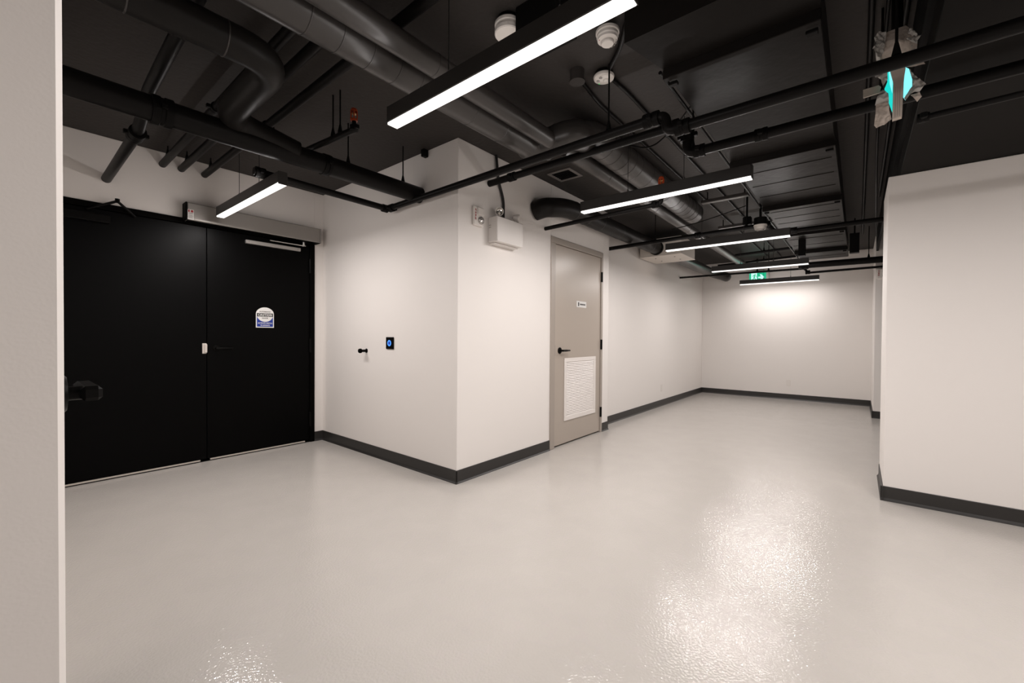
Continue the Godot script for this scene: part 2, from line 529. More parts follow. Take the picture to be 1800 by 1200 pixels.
func build_near_door() -> void:
	# door in the lobby face of the near wall; only its lever shows past the wall's edge
	var d := setting("door_3", Vector3(-1.5, 0, -0.065))
	obj(d, "leaf", boxm(Vector3(-1.98, 0.01, -0.055), Vector3(-1.025, 2.135, -0.01), 0.002), M.door_black)
	var h := obj(d, "lever_handle", lathem(Vector3(-1.06, 1.06, -0.055), Vector3(0, 0, -1), [Vector2(0, 0), Vector2(0.033, 0), Vector2(0.033, 0.012), Vector2(0.029, 0.016), Vector2(0.012, 0.018), Vector2(0.012, 0.036), Vector2(0, 0.036)]), M.black_metal)
	var st := mb()
	box(st, Vector3(-1.165, 1.047, -0.114), Vector3(-1.030, 1.073, -0.086), 0.006)
	obj(h, "lever", st, M.black_metal)

# ------------------------------------------------------------------ lights
func pendant(x0: float, x1: float, z: float, y: float, label: String, cables: Array, power := 1.0) -> void:
	var cx := (x0 + x1) / 2
	var t := thing("pendant_light", label, "light", Vector3(cx, y, z), "linear pendant lights")
	var w := 0.03
	var body := mb()
	box(body, Vector3(x0, y + 0.012, z - w), Vector3(x1, y + 0.088, z + w), 0.003)
	obj(t, "housing", body, M.fixture_grey)
	for s in [[x0 - 0.003, x0], [x1, x1 + 0.003]]:
		obj(t, "end_cap", boxm(Vector3(s[0], y, z - w), Vector3(s[1], y + 0.088, z + w), 0.001), M.fixture_grey)
	obj(t, "diffuser", boxm(Vector3(x0 + 0.001, y, z - w + 0.002), Vector3(x1 - 0.001, y + 0.012, z + w - 0.002), 0.002), M.lamp_diffuser, "glowing white diffuser strip")
	for c in cables:
		obj(t, "cable", tubem([Vector3(c, y + 0.086, z), Vector3(c, CEIL, z)], 0.0022, 8), M.cable_black)
		obj(t, "cable_gripper", lathem(Vector3(c, y + 0.086, z), Vector3.UP, [Vector2(0.007, 0), Vector2(0.006, 0.022), Vector2(0.0025, 0.03)], 12), M.cable_steel)
	var a := AreaLight3D.new()
	a.name = "tube_light"
	t.add_child(a, true)
	a.rotation_degrees = Vector3(-90, 0, 0)
	a.position = Vector3(0, -0.003, 0)
	a.area_size = Vector2(x1 - x0 - 0.004, 0.05)
	a.light_color = Color(1.0, 0.973, 0.96)
	a.light_energy = 2.52 * power
	a.area_range = 14.0
	a.shadow_enabled = true
	for s in [-1.0, 1.0]:   # the sides of the drop lens glow too
		var b := AreaLight3D.new()
		b.name = numbered(t, "lens_side_light")
		t.add_child(b, true)
		b.rotation_degrees = Vector3(0, 0 if s < 0.0 else 180, 0)
		b.position = Vector3(0, 0.006, s * (w + 0.001))
		b.area_size = Vector2(x1 - x0 - 0.004, 0.010)
		b.light_color = a.light_color
		b.light_energy = a.light_energy * 0.085
		b.area_range = 14.0
		b.shadow_enabled = true

func build_lights() -> void:
	var lab := ["long linear pendant light level with the white room corner, crossing the two round ducts", "linear pendant light hanging in front of the grey louvred door, orange cap behind it", "linear pendant light third down the corridor, beside the white damper box", "linear pendant light fourth down the corridor, just before the green exit sign", "linear pendant light last in the corridor, against the white end wall below the exit sign"]
	var zz := [-1.215, -3.045, -5.01, -7.03, -9.04]
	var cb := [[-1.36, -0.80], [-1.371, -0.957], [-1.37, -0.95], [-1.37, -0.95], [-1.37, -0.95]]
	for i in 5: pendant(-1.765, -0.535, zz[i], LAMP_Y, lab[i], cb[i], 0.46 if i == 4 else 1.0)
	pendant(-4.30, -3.02, -1.215, LAMP_Y, "linear pendant light hanging in the lobby before the black double doors", [-3.84, -3.43])
	pendant(0.75, 1.98, -1.95, LAMP_Y, "linear pendant light of the side bay, out of view beyond the wrapped exit sign", [1.0, 1.7], 1.75)
	pendant(0.10, 1.33, 0.78, LAMP_Y, "linear pendant light of the room behind the viewpoint", [0.4, 1.0], 0.45)

# ------------------------------------------------------------------ pipes and ducts
func pipe(called: String, label: String, cat: String, pts: Array, r: float, bend := 0.06, couplings: Array = [], rods: Array = [], m := "pipe_black") -> Node3D:
	var t := thing(called, label, cat, pts[0])
	obj(t, "run", tubem(rounded(pts, bend), r), M[m])
	for c in couplings:   # [centre, axis, length, extra radius]
		var ax: Vector3 = c[1]
		var L: float = c[2]
		var R: float = r + c[3]
		var st := mb()
		lathe(st, c[0] - ax * L / 2, ax, [Vector2(r * 0.9, 0), Vector2(R, 0), Vector2(R, L * 0.38), Vector2(R * 0.94, L * 0.42), Vector2(R * 0.94, L * 0.58), Vector2(R, L * 0.62), Vector2(R, L), Vector2(r * 0.9, L)], 20)
		for s in [-1.0, 1.0]:
			var side := ax.cross(Vector3.UP).normalized() if absf(ax.y) < 0.9 else Vector3.RIGHT
			box(st, c[0] + side * s * (R + 0.006) - Vector3(0.012, 0.012, 0.012), c[0] + side * s * (R + 0.006) + Vector3(0.012, 0.012, 0.012), 0.003)
		obj(t, "coupling", st, M.fitting_black)
	for p in rods:
		var st := mb()
		tube(st, [p + Vector3.UP * r, Vector3(p.x, CEIL, p.z)], 0.005, 8)
		tube(st, [p + Vector3.UP * (r + 0.0), p + Vector3.UP * (r + 0.05)], [0.016, 0.006], 10)
		obj(t, "hanger_rod", st, M.fitting_black)
	return t

func duct(called: String, label: String, pts: Array, radii, bend: float, rings: Array, m := "duct_black") -> Node3D:
	var t := thing(called, label, "duct", pts[0])
	var path := rounded(pts, bend, 10)
	obj(t, "tube", tubem(path, radii, 36), M[m])
	for g in rings:   # [centre, axis, radius]
		obj(t, "seam_ring", lathem(g[0] - g[1] * 0.005, g[1], [Vector2(g[2] - 0.001, 0.001), Vector2(g[2] + 0.002, 0.003), Vector2(g[2] + 0.002, 0.007), Vector2(g[2] - 0.001, 0.009)], 36), M.duct_black)
	return t

func build_services() -> void:
	var X := Vector3(1, 0, 0)
	var Z := Vector3(0, 0, -1)
	# --- the rectangular main duct
	var t := thing("main_air_duct", "wide flat rectangular black air duct along the corridor ceiling with flanged sections", "duct", Vector3(-0.44, 2.5, -5.0))
	var zs := [-2.10, -3.52, -4.925, -6.33, -7.74, -8.72]
	var xl := -0.765; var xr := -0.135; var yb := 2.495
	# first, tapered section with its closed front
	var st := mb()
	var A := Vector3(-0.835, yb, -1.80); var B := Vector3(-0.10, yb, -1.80); var C := Vector3(xr, yb, -2.10); var D := Vector3(xl, yb, -2.10)
	var up := Vector3(0, CEIL - yb - 0.01, 0)
	quad(st, A, B, C, D, Vector3.DOWN)
	quad(st, A + up, B + up, C + up, D + up, Vector3.UP)
	quad(st, A, B, B + up, A + up, Vector3(0, 0, 1))
	quad(st, A, D, D + up, A + up, Vector3(-1, 0, -0.2).normalized())
	quad(st, B, C, C + up, B + up, Vector3(1, 0, -0.1).normalized())
	obj(t, "duct_section", st, M.sheet_black)
	for i in 5:
		var s := obj(t, "duct_section", boxm(Vector3(xl, yb, zs[i + 1]), Vector3(xr, CEIL - 0.01, zs[i]), 0.004), M.sheet_black)
		var nb: int = [1, 3, 4, 2, 2][i]
		for k in nb:
			var z: float = lerpf(zs[i], zs[i + 1], (k + 1.0) / (nb + 1.0))
			obj(s, "bead", tubem([Vector3(xl + 0.03, yb, z), Vector3(xr - 0.03, yb, z)], 0.0035, 8), M.sheet_black)
	for i in 5:
		var fl := mb()
		box(fl, Vector3(xl - 0.004, yb - 0.047, zs[i] - 0.034), Vector3(xr + 0.004, yb + 0.002, zs[i]), 0.003)
		var fo := obj(t, "flange", fl, M.sheet_black)
		for x in [xl + 0.03, xr - 0.03]:
			obj(fo, "corner_clip", boxm(Vector3(x - 0.022, yb - 0.060, zs[i] - 0.075), Vector3(x + 0.022, yb - 0.044, zs[i] - 0.045), 0.003), M.fitting_black)
	# --- the two round ducts over the first pendant
	var gap := Vector3.ZERO
	var rings := []
	for z in [-0.8, -0.94, -1.085, -1.23, -1.36, -1.5, -1.75, -2.02]: rings.append([Vector3(-1.782, 2.495, z), Z, 0.085])
	var p2 := [Vector3(-1.782, 2.495, -0.07), Vector3(-1.782, 2.495, -2.42), Vector3(-1.49, 2.52, -2.42), Vector3(-1.49, 2.60, -2.75), Vector3(-1.49, 2.60, -4.9), Vector3(-1.49, 2.60, -5.1)]
	var path := rounded(p2, 0.13, 10)
	var rad := []
	for q in path: rad.append(0.085 if q.z > -2.3 else (0.098 if q.z > -2.6 else 0.111))
	for z in [-2.85, -2.98, -3.11, -3.24, -3.37, -3.6, -3.85, -4.1, -4.35, -4.47, -4.59, -4.71, -4.83, -4.95]: rings.append([Vector3(-1.49, 2.60, z), Z, 0.1115])
	rings.append([Vector3(-1.70, 2.50, -2.42), X, 0.098])
	rings.append([Vector3(-1.60, 2.51, -2.42), X, 0.098])
	duct("round_duct", "fat round black duct with ring seams that jogs sideways near the room corner", p2, rad, 0.13, rings)
	rings = []
	for z in [-0.35, -1.35]: rings.append([Vector3(-1.62, 2.49, z), Z, 0.055])
	duct("round_duct", "slim round black duct beside the fat ring-seamed one, over the first pendant", [Vector3(-1.62, 2.49, -0.07), Vector3(-1.62, 2.49, -2.36)], 0.055, 0.1, rings)
	rings = []
	for z in [-3.3, -4.4, -5.5, -6.6]: rings.append([Vector3(-1.685, 2.548, z), Z, 0.058])
	duct("round_duct", "slim round black duct running far down the corridor under the ceiling", [Vector3(-1.685, 2.548, -2.50), Vector3(-1.685, 2.548, -9.0)], 0.058, 0.1, rings)
	# duct over the lobby that turns and drops into the big pipe
	rings = []
	for z in [-0.3, -0.62]: rings.append([Vector3(-2.139, 2.45, z), Z, 0.074])
	duct("round_duct", "black duct that turns in an elbow towards the double doors", [Vector3(-2.139, 2.45, -0.07), Vector3(-2.139, 2.45, -0.84), Vector3(-2.89, 2.44, -0.84), Vector3(-2.90, 2.375, -1.25)], 0.074, 0.17, rings, "elbow_black")
	pipe("drain_pipe", "thick black pipe along the lobby ending in the white wall near the corner", "pipe", [Vector3(-2.90, 2.355, -0.07), Vector3(-2.90, 2.36, -2.274)], 0.066, 0.1, [[Vector3(-2.90, 2.358, -1.45), Z, 0.05, 0.006], [Vector3(-2.90, 2.355, -0.55), Z, 0.09, 0.010]], [Vector3(-2.9, 2.36, -1.62), Vector3(-2.9, 2.36, -2.1)])
	# pipes through the door wall
	pipe("drain_pipe", "lowest black pipe through the lobby wall above the doors, with a fat coupling", "pipe", [Vector3(-4.599, 2.385, -0.532), Vector3(-3.38, 2.392, -0.532), Vector3(-3.1, 2.53, -0.532), Vector3(-2.0, 2.60, -0.532)], 0.031, 0.08, [[Vector3(-3.44, 2.391, -0.532), X, 0.11, 0.012]])
	var zp := [-0.88, -1.008, -1.178]
	var lp := ["black pipe through the lobby wall, first of three side by side over the doors", "black pipe through the lobby wall, middle of three side by side over the doors", "black pipe through the lobby wall, one of three, nearest the pendant light"]
	var xe := [-1.95, -1.9, -0.9]
	for i in 3:
		pipe("drain_pipe", lp[i], "pipe", [Vector3(-4.599, 2.61, zp[i]), Vector3(xe[i], 2.618, zp[i])], 0.027, 0.05, [[Vector3(-3.2, 2.614, zp[i]), X, 0.05, 0.006]], [Vector3(-4.42, 2.611, zp[i]), Vector3(-3.6, 2.613, zp[i])])
	# sprinkler mains
	pipe("sprinkler_pipe", "thin black sprinkler pipe that wraps past the room corner with an elbow in the lobby", "pipe", [Vector3(-3.26, 2.303, -1.12), Vector3(-3.26, 2.296, -2.2), Vector3(-0.79, 2.318, -2.2), Vector3(-0.775, 2.234, -2.2), Vector3(2.95, 2.225, -2.2)], 0.026, 0.03, [[Vector3(-3.26, 2.293, -2.17), Z, 0.05, 0.008], [Vector3(-3.20, 2.293, -2.2), X, 0.05, 0.008], [Vector3(-0.86, 2.318, -2.2), X, 0.08, 0.012], [Vector3(-0.70, 2.231, -2.2), X, 0.07, 0.012], [Vector3(-3.26, 2.303, -1.16), Z, 0.06, 0.01]], [Vector3(-1.11, 2.316, -2.2), Vector3(0.1, 2.232, -2.2)])
	pipe("sprinkler_pipe", "black sprinkler main from the corner wall, stepping down under the flat duct", "pipe", [Vector3(-2.429, 2.456, -2.634), Vector3(-0.81, 2.46, -2.634), Vector3(-0.81, 2.272, -2.634), Vector3(2.95, 2.27, -2.634)], 0.027, 0.045, [[Vector3(-2.18, 2.456, -2.634), X, 0.06, 0.008], [Vector3(-0.90, 2.46, -2.634), X, 0.08, 0.014], [Vector3(-0.81, 2.38, -2.634), Vector3.UP, 0.07, 0.012], [Vector3(-0.74, 2.272, -2.634), X, 0.06, 0.009], [Vector3(-0.42, 2.272, -2.634), X, 0.06, 0.007]], [Vector3(-0.778, 2.272, -2.634), Vector3(0.07, 2.27, -2.634)])
	pipe("sprinkler_pipe", "short thin black pipe under the side bay soffit behind the wrapped exit sign", "pipe", [Vector3(0.20, 2.168, -2.66), Vector3(2.95, 2.20, -2.66)], 0.013, 0.03, [[Vector3(0.215, 2.168, -2.66), X, 0.04, 0.007]])
	pipe("sprinkler_pipe", "thin black pipe entering the white wall just before the grey door", "pipe", [Vector3(-2.429, 2.242, -3.46), Vector3(-1.268, 2.268, -3.46), Vector3(-1.268, 2.384, -3.46)], 0.019, 0.03, [[Vector3(-1.31, 2.267, -3.46), X, 0.06, 0.008]])
	pipe("sprinkler_pipe", "black pipe entering the corridor wall just past the grey door", "pipe", [Vector3(-2.574, 2.337, -5.14), Vector3(-0.75, 2.362, -5.14), Vector3(-0.68, 2.262, -5.14), Vector3(2.95, 2.258, -5.14)], 0.024, 0.06, [[Vector3(-0.76, 2.36, -5.14), X, 0.07, 0.014], [Vector3(-1.45, 2.352, -5.14), X, 0.06, 0.010], [Vector3(-0.52, 2.262, -5.14), X, 0.06, 0.010]], [Vector3(-0.95, 2.358, -5.14), Vector3(-1.95, 2.345, -5.14)])
	pipe("sprinkler_pipe", "thin black pipe crossing the far corridor before the exit sign", "pipe", [Vector3(-2.574, 2.277, -8.03), Vector3(-0.66, 2.262, -8.03), Vector3(-0.62, 2.192, -8.03), Vector3(0.6, 2.205, -8.03)], 0.017, 0.03, [[Vector3(-0.62, 2.20, -8.03), X, 0.06, 0.014]], [Vector3(-1.15, 2.265, -8.03), Vector3(0.27, 2.203, -8.03)])
	pipe("drain_pipe", "thick black pipe over the fourth pendant running into the alcove", "pipe", [Vector3(-0.70, 2.25, -7.6), Vector3(2.95, 2.228, -7.6)], 0.045, 0.05, [[Vector3(-0.62, 2.25, -7.6), X, 0.08, 0.012]], [Vector3(0.1, 2.244, -7.6)])
	pipe("drain_pipe", "black pipe close to the end wall high under the ceiling", "pipe", [Vector3(-2.2, 2.62, -9.2), Vector3(-0.85, 2.66, -9.2)], 0.02, 0.05, [], [Vector3(-1.4, 2.63, -9.2)])
	pipe("drain_pipe", "thin black pipe below the ceiling between the third and fourth pendants", "pipe", [Vector3(-1.62, 2.56, -7.9), Vector3(-0.8, 2.585, -7.9)], 0.022, 0.05, [], [Vector3(-1.2, 2.57, -7.9)])
	# wall duct
	rings = []
	for z in [-3.75, -4.0, -4.3, -4.8, -5.3, -5.8]: rings.append([Vector3(-2.28, 2.462, z), Z, 0.092])
	duct("round_duct", "fat black elbow duct coming out of the white wall before the grey door", [Vector3(-2.429, 2.38, -3.29), Vector3(-2.33, 2.40, -3.31), Vector3(-2.28, 2.462, -3.62), Vector3(-2.28, 2.462, -6.07)], 0.092, 0.16, rings, "elbow_black")
	rings = []
	for z in [-7.2, -7.9, -8.5]: rings.append([Vector3(-2.28, 2.462, z), Z, 0.088])
	for k in 3: rings.append([Vector3(-2.28 + 0.03 + 0.06 * k, 2.43 - 0.025 * k, -8.98 - 0.05 * k), Vector3(0.7, -0.2, -0.5).normalized(), 0.09])
	t = duct("round_duct", "black duct behind the damper box that bends down before the end wall", [Vector3(-2.28, 2.462, -6.70), Vector3(-2.28, 2.462, -8.95), Vector3(-2.10, 2.40, -9.15), Vector3(-2.04, 2.375, -9.19)], 0.088, 0.16, [])
	obj(t, "rounded_cap", lathem(Vector3(-2.04, 2.375, -9.19), Vector3(0.8, -0.35, -0.5), [Vector2(0.088, 0), Vector2(0.085, 0.025), Vector2(0.073, 0.05), Vector2(0.05, 0.07), Vector2(0.025, 0.08), Vector2(0, 0.083)], 32), M.duct_black)
	# damper box
	t = thing("damper_box", "cream metal damper box hung along the corridor wall in line with the black duct", "damper box", Vector3(-2.23, 2.35, -6.385))
	obj(t, "casing", boxm(Vector3(-2.53, 2.358, -6.70), Vector3(-1.93, 2.60, -6.07), 0.004), M.cream_metal)
	var bp := obj(t, "bottom_panel", boxm(Vector3(-2.535, 2.345, -6.705), Vector3(-1.925, 2.358, -6.065), 0.003), M.cream_metal)
	for x in [-2.36, -2.08]:
		for z in [-6.25, -6.5]:
			obj(bp, "screw", lathem(Vector3(x, 2.345, z), Vector3.DOWN, [Vector2(0.012, 0), Vector2(0.010, 0.003), Vector2(0, 0.004)], 12), M.ink_black)
	obj(t, "collar", lathem(Vector3(-2.28, 2.462, -6.065), Vector3(0, 0, 1), [Vector2(0.102, 0), Vector2(0.102, 0.04), Vector2(0.09, 0.04)], 32), M.fitting_black)
	# conduits on the slab
	pipe("conduit", "thin black conduit flat on the ceiling, from the plain round box", "conduit", [Vector3(-1.30, 2.700, -2.2), Vector3(-1.335, 2.700, -2.5), Vector3(-1.335, 2.700, -9.3)], 0.011, 0.1)
	pipe("conduit", "thin black conduit flat on the ceiling, from the motion sensor", "conduit", [Vector3(-1.15, 2.700, -2.31), Vector3(-1.138, 2.700, -2.50), Vector3(-1.138, 2.700, -9.3)], 0.011, 0.1)
	pipe("conduit", "thin black conduit curving from the motion sensor to the flat duct", "conduit", [Vector3(-1.12, 2.702, -2.22), Vector3(-1.0, 2.700, -2.10), Vector3(-0.90, 2.69, -1.95), Vector3(-0.86, 2.69, -1.9)], 0.012, 0.06)
	pipe("conduit", "thin black conduit pair rail hugging the edge of the flat duct", "conduit", [Vector3(-0.80, 2.52, -2.15), Vector3(-0.80, 2.52, -8.7)], 0.009, 0.05)
	pipe("cable", "black cable sagging between the ducts by the second pendant", "cable", [Vector3(-1.38, 2.62, -3.0), Vector3(-1.2, 2.55, -3.05), Vector3(-1.0, 2.60, -2.95), Vector3(-0.84, 2.64, -2.8)], 0.006, 0.1)
	pipe("cable", "black cable drooping across the third bay toward the hanger rail", "cable", [Vector3(-1.7, 2.43, -5.0), Vector3(-1.4, 2.46, -5.0), Vector3(-1.1, 2.52, -5.0), Vector3(-0.93, 2.56, -5.0)], 0.005, 0.15)
	pipe("cable", "loose dark cable in the ceiling slot near the alcove", "cable", [Vector3(0.09, 2.69, -1.2), Vector3(0.085, 2.68, -3.6), Vector3(0.10, 2.66, -4.6), Vector3(0.14, 2.5, -6.2), Vector3(0.16, 2.42, -6.8)], 0.008, 0.2)
	pipe("conduit", "dark conduit in the ceiling slot beside the flat duct", "conduit", [Vector3(0.03, 2.70, -0.5), Vector3(0.03, 2.70, -8.0)], 0.013, 0.1)
	pipe("conduit", "dark conduit in the ceiling slot close to the soffit", "conduit", [Vector3(0.155, 2.70, -0.5), Vector3(0.155, 2.70, -6.0)], 0.012, 0.1)
	# channel hangers
	for c in [[-1.32, -0.865, -4.80, 2.60, "steel channel rail on the ceiling behind the second pendant"], [-1.45, -0.82, -6.05, 2.60, "black channel rail under the ceiling behind the third pendant"]]:
		t = thing("hanger_rail", c[4], "hanger rail", Vector3(c[0], c[3], c[2]))
		var ch := mb()
		box(ch, Vector3(c[0], c[3], c[2] - 0.03), Vector3(c[1], c[3] + 0.035, c[2] + 0.03), 0.006)
		obj(t, "channel", ch, M.duct_black)
		for x in [c[0] + 0.06, c[1] - 0.04]:
			obj(t, "hanger_rod", tubem([Vector3(x, c[3] + 0.03, c[2]), Vector3(x, CEIL, c[2])], 0.006, 8), M.fitting_black)
	t = thing("junction_box", "black junction box hanging under the hanger rail by the third pendant", "junction box", Vector3(-0.95, 2.41, -5.2))
	obj(t, "box", boxm(Vector3(-0.995, 2.405, -5.25), Vector3(-0.915, 2.49, -5.18), 0.004), M.fitting_black)
	obj(t, "drop_rod", tubem([Vector3(-0.955, 2.49, -5.215), Vector3(-0.955, CEIL, -5.215)], 0.006, 8), M.fitting_black)
	t = thing("junction_box", "black box hanging low beside the flat duct near the alcove", "junction box", Vector3(-0.05, 2.27, -7.0))
	obj(t, "box", boxm(Vector3(-0.10, 2.27, -7.05), Vector3(0.0, 2.52, -6.95), 0.004), M.fitting_black)
	obj(t, "drop_rod", tubem([Vector3(-0.05, 2.52, -7.0), Vector3(-0.05, CEIL, -7.0)], 0.008, 8), M.fitting_black)
	t = thing("junction_box", "black ceiling box crowding the larger smoke detector above the first pendant", "junction box", Vector3(-1.16, 2.58, -1.65))
	obj(t, "box", boxm(Vector3(-1.268, 2.58, -1.75), Vector3(-1.05, CEIL, -1.547), 0.004), M.fitting_black)
	t = thing("junction_box", "black support post hanging at the end of the fourth pendant", "junction box", Vector3(-0.60, 2.27, -6.9))
	obj(t, "post", boxm(Vector3(-0.64, 2.28, -6.94), Vector3(-0.56, CEIL, -6.86), 0.004), M.fitting_black)

# ------------------------------------------------------------------ ceiling devices
func detector(called: String, label: String, cat: String, at: Vector3, r: float) -> Node3D:
	var t := thing(called, label, cat, at)
	obj(t, "base", lathem(at, Vector3.DOWN, [Vector2(0, 0), Vector2(r, 0), Vector2(r, 0.012), Vector2(r * 0.97, 0.015), Vector2(r * 0.9, 0.015)], 36), M.white_plastic)
	obj(t, "dome", lathem(at + Vector3.DOWN * 0.015, Vector3.DOWN, [Vector2(r * 0.9, 0), Vector2(r * 0.92, 0.014), Vector2(r * 0.86, 0.020), Vector2(r * 0.84, 0.03), Vector2(r * 0.55, 0.036), Vector2(r * 0.55, 0.045), Vector2(r * 0.50, 0.050), Vector2(0, 0.052)], 36), M.white_plastic)
	return t

func build_devices() -> void:
	var a := Vector3(-1.337, 2.69, -1.578)
	var t := thing("smoke_detector", "large round white smoke detector half hidden beside a black ceiling box", "smoke detector", a)
	obj(t, "box", lathem(Vector3(a.x, CEIL, a.z), Vector3.DOWN, [Vector2(0, 0), Vector2(0.05, 0), Vector2(0.05, 0.027), Vector2(0, 0.027)]), M.fitting_black)
	obj(t, "base", lathem(a, Vector3.DOWN, [Vector2(0.0, 0), Vector2(0.062, 0), Vector2(0.066, 0.006), Vector2(0.066, 0.018), Vector2(0.060, 0.020)], 40), M.white_plastic)
	obj(t, "cover", lathem(a + Vector3.DOWN * 0.020, Vector3.DOWN, [Vector2(0.060, 0), Vector2(0.060, 0.012), Vector2(0.066, 0.016), Vector2(0.066, 0.034), Vector2(0.062, 0.039), Vector2(0, 0.041)], 40), M.white_plastic)
	a = Vector3(-0.985, 2.69, -1.93)
	t = detector("smoke_detector", "round white smoke detector with a small red dot, nearest the motion sensor", "smoke detector", a, 0.058)
	obj(t, "indicator", lathem(a + Vector3(-0.028, -0.046, 0.030), Vector3.DOWN, [Vector2(0.003, 0), Vector2(0.002, 0.003), Vector2(0, 0.003)], 8), M.label_red)
	var v := mb()
	for k in 5:
		var an := -0.3 + 0.35 * k
		box(v, Vector3(-0.005, -0.004, -0.002), Vector3(0.005, 0.004, 0.002), 0.0, Transform3D(Basis(Vector3.UP, -an), a + Vector3(sin(an) * 0.044, -0.052, -cos(an) * 0.044)))
	obj(t, "vent_slots", v, M.grey_mark)
	a = Vector3(-1.169, 2.692, -2.25)
	t = thing("motion_sensor", "oval white ceiling motion sensor with two dark grilles and a green light", "motion sensor", a)
	obj(t, "backbox", lathem(Vector3(a.x, CEIL, a.z), Vector3.DOWN, [Vector2(0, 0), Vector2(0.05, 0), Vector2(0.05, 0.023), Vector2(0, 0.023)]), M.fitting_black)
	obj(t, "cover", lathem(a, Vector3.DOWN, [Vector2(0, 0), Vector2(0.058, 0), Vector2(0.060, 0.006), Vector2(0.057, 0.016), Vector2(0.045, 0.022), Vector2(0, 0.025)], 36), M.white_plastic)
	for s in [[-0.030, 0.012], [-0.005, 0.030]]:
		obj(t, "speaker_hole", lathem(a + Vector3(s[0], -0.0215, s[1]), Vector3.DOWN, [Vector2(0.010, 0), Vector2(0.010, 0.003), Vector2(0, 0.004)], 16), M.grey_mark, "round dark grille")
	obj(t, "lens", lathem(a + Vector3(0.010, -0.022, -0.008), Vector3.DOWN, [Vector2(0.018, 0), Vector2(0.017, 0.004), Vector2(0.012, 0.007), Vector2(0, 0.008)], 20), M.white_plastic)
	obj(t, "green_light", lathem(a + Vector3(-0.040, -0.0195, -0.020), Vector3.DOWN, [Vector2(0.0035, 0), Vector2(0.003, 0.003), Vector2(0, 0.004)], 8), M.led_green)
	a = Vector3(-1.283, CEIL, -2.14)
	t = thing("ceiling_box", "plain round black ceiling box next to the motion sensor", "junction box", a)
	obj(t, "box", lathem(a, Vector3.DOWN, [Vector2(0, 0), Vector2(0.042, 0), Vector2(0.042, 0.06), Vector2(0.045, 0.061), Vector2(0.045, 0.068), Vector2(0, 0.069)]), M.ceiling_black)
	a = Vector3(-0.80, 2.342, -5.03)
	t = detector("smoke_detector", "round white smoke detector far down the corridor above the third pendant", "smoke detector", a, 0.062)
	obj(t, "backbox", lathem(Vector3(a.x, CEIL, a.z), Vector3.DOWN, [Vector2(0, 0), Vector2(0.012, 0), Vector2(0.012, 0.30), Vector2(0.06, 0.30), Vector2(0.06, 0.37), Vector2(0, 0.37)]), M.fitting_black)
	# upright sprinkler heads, still in their orange shipping cages
	for s in [[Vector3(-2.385, 2.44, -1.37), "upright sprinkler head in an orange cage over the lobby"], [Vector3(-1.268, 2.385, -3.46), "upright sprinkler head in an orange cage just above the second pendant"]]:
		var p: Vector3 = s[0]
		t = thing("fire_sprinkler", s[1], "sprinkler", p)
		obj(t, "nipple", tubem([p, p + Vector3.UP * 0.028], 0.013, 12), M.fitting_black)
		var q := p + Vector3.UP * 0.026
		obj(t, "body", lathem(q, Vector3.UP, [Vector2(0.010, 0), Vector2(0.010, 0.010), Vector2(0.004, 0.014), Vector2(0.003, 0.040), Vector2(0.015, 0.043), Vector2(0.015, 0.046), Vector2(0, 0.047)], 16), M.brass)
		var cg := mb()
		lathe(cg, q, Vector3.UP, [Vector2(0.013, 0), Vector2(0.021, 0.001), Vector2(0.022, 0.012), Vector2(0.019, 0.012), Vector2(0.014, 0.001)], 20)
		lathe(cg, q + Vector3.UP * 0.055, Vector3.UP, [Vector2(0.021, 0), Vector2(0.021, 0.010), Vector2(0.017, 0.020), Vector2(0.008, 0.024), Vector2(0, 0.024)], 20)
		for k in 6:
			var an := TAU * (k + 0.5) / 6
			tube(cg, [q + Vector3(cos(an) * 0.0205, 0.006, sin(an) * 0.0205), q + Vector3(cos(an) * 0.0205, 0.058, sin(an) * 0.0205)], 0.0038, 8)
		obj(t, "orange_cage", cg, M.orange_cap)
	pipe("sprinkler_pipe", "thin black branch pipe over the lobby that carries the orange-caged sprinkler", "pipe", [Vector3(-2.385, 2.438, -1.37), Vector3(-2.385, 2.415, -1.37), Vector3(-3.1, 2.470, -1.37)], 0.019, 0.02, [[Vector3(-2.385, 2.424, -1.37), Vector3.UP, 0.03, 0.006]], [Vector3(-2.64, 2.434, -1.37), Vector3(-2.55, 2.428, -1.37)])
	# vent grille in the ceiling
	t = thing("ceiling_vent", "small square dark vent grille in the ceiling by the white corner wall", "vent", Vector3(-2.18, CEIL, -3.425))
	var g := mb()
	var y0 := CEIL - 0.012
	box(g, Vector3(-2.305, y0, -3.55), Vector3(-2.055, CEIL, -3.52), 0.003)
	box(g, Vector3(-2.305, y0, -3.33), Vector3(-2.055, CEIL, -3.30), 0.003)
	box(g, Vector3(-2.305, y0, -3.52), Vector3(-2.275, CEIL, -3.33), 0.003)
	box(g, Vector3(-2.085, y0, -3.52), Vector3(-2.055, CEIL, -3.33), 0.003)
	obj(t, "frame", g, M.grille_grey)
	for k in 6:
		var z := -3.505 + 0.032 * k
		obj(t, "blade", boxm(Vector3(-2.275, CEIL - 0.010, z - 0.009), Vector3(-2.085, CEIL - 0.004, z + 0.009), 0.001), M.fitting_black)

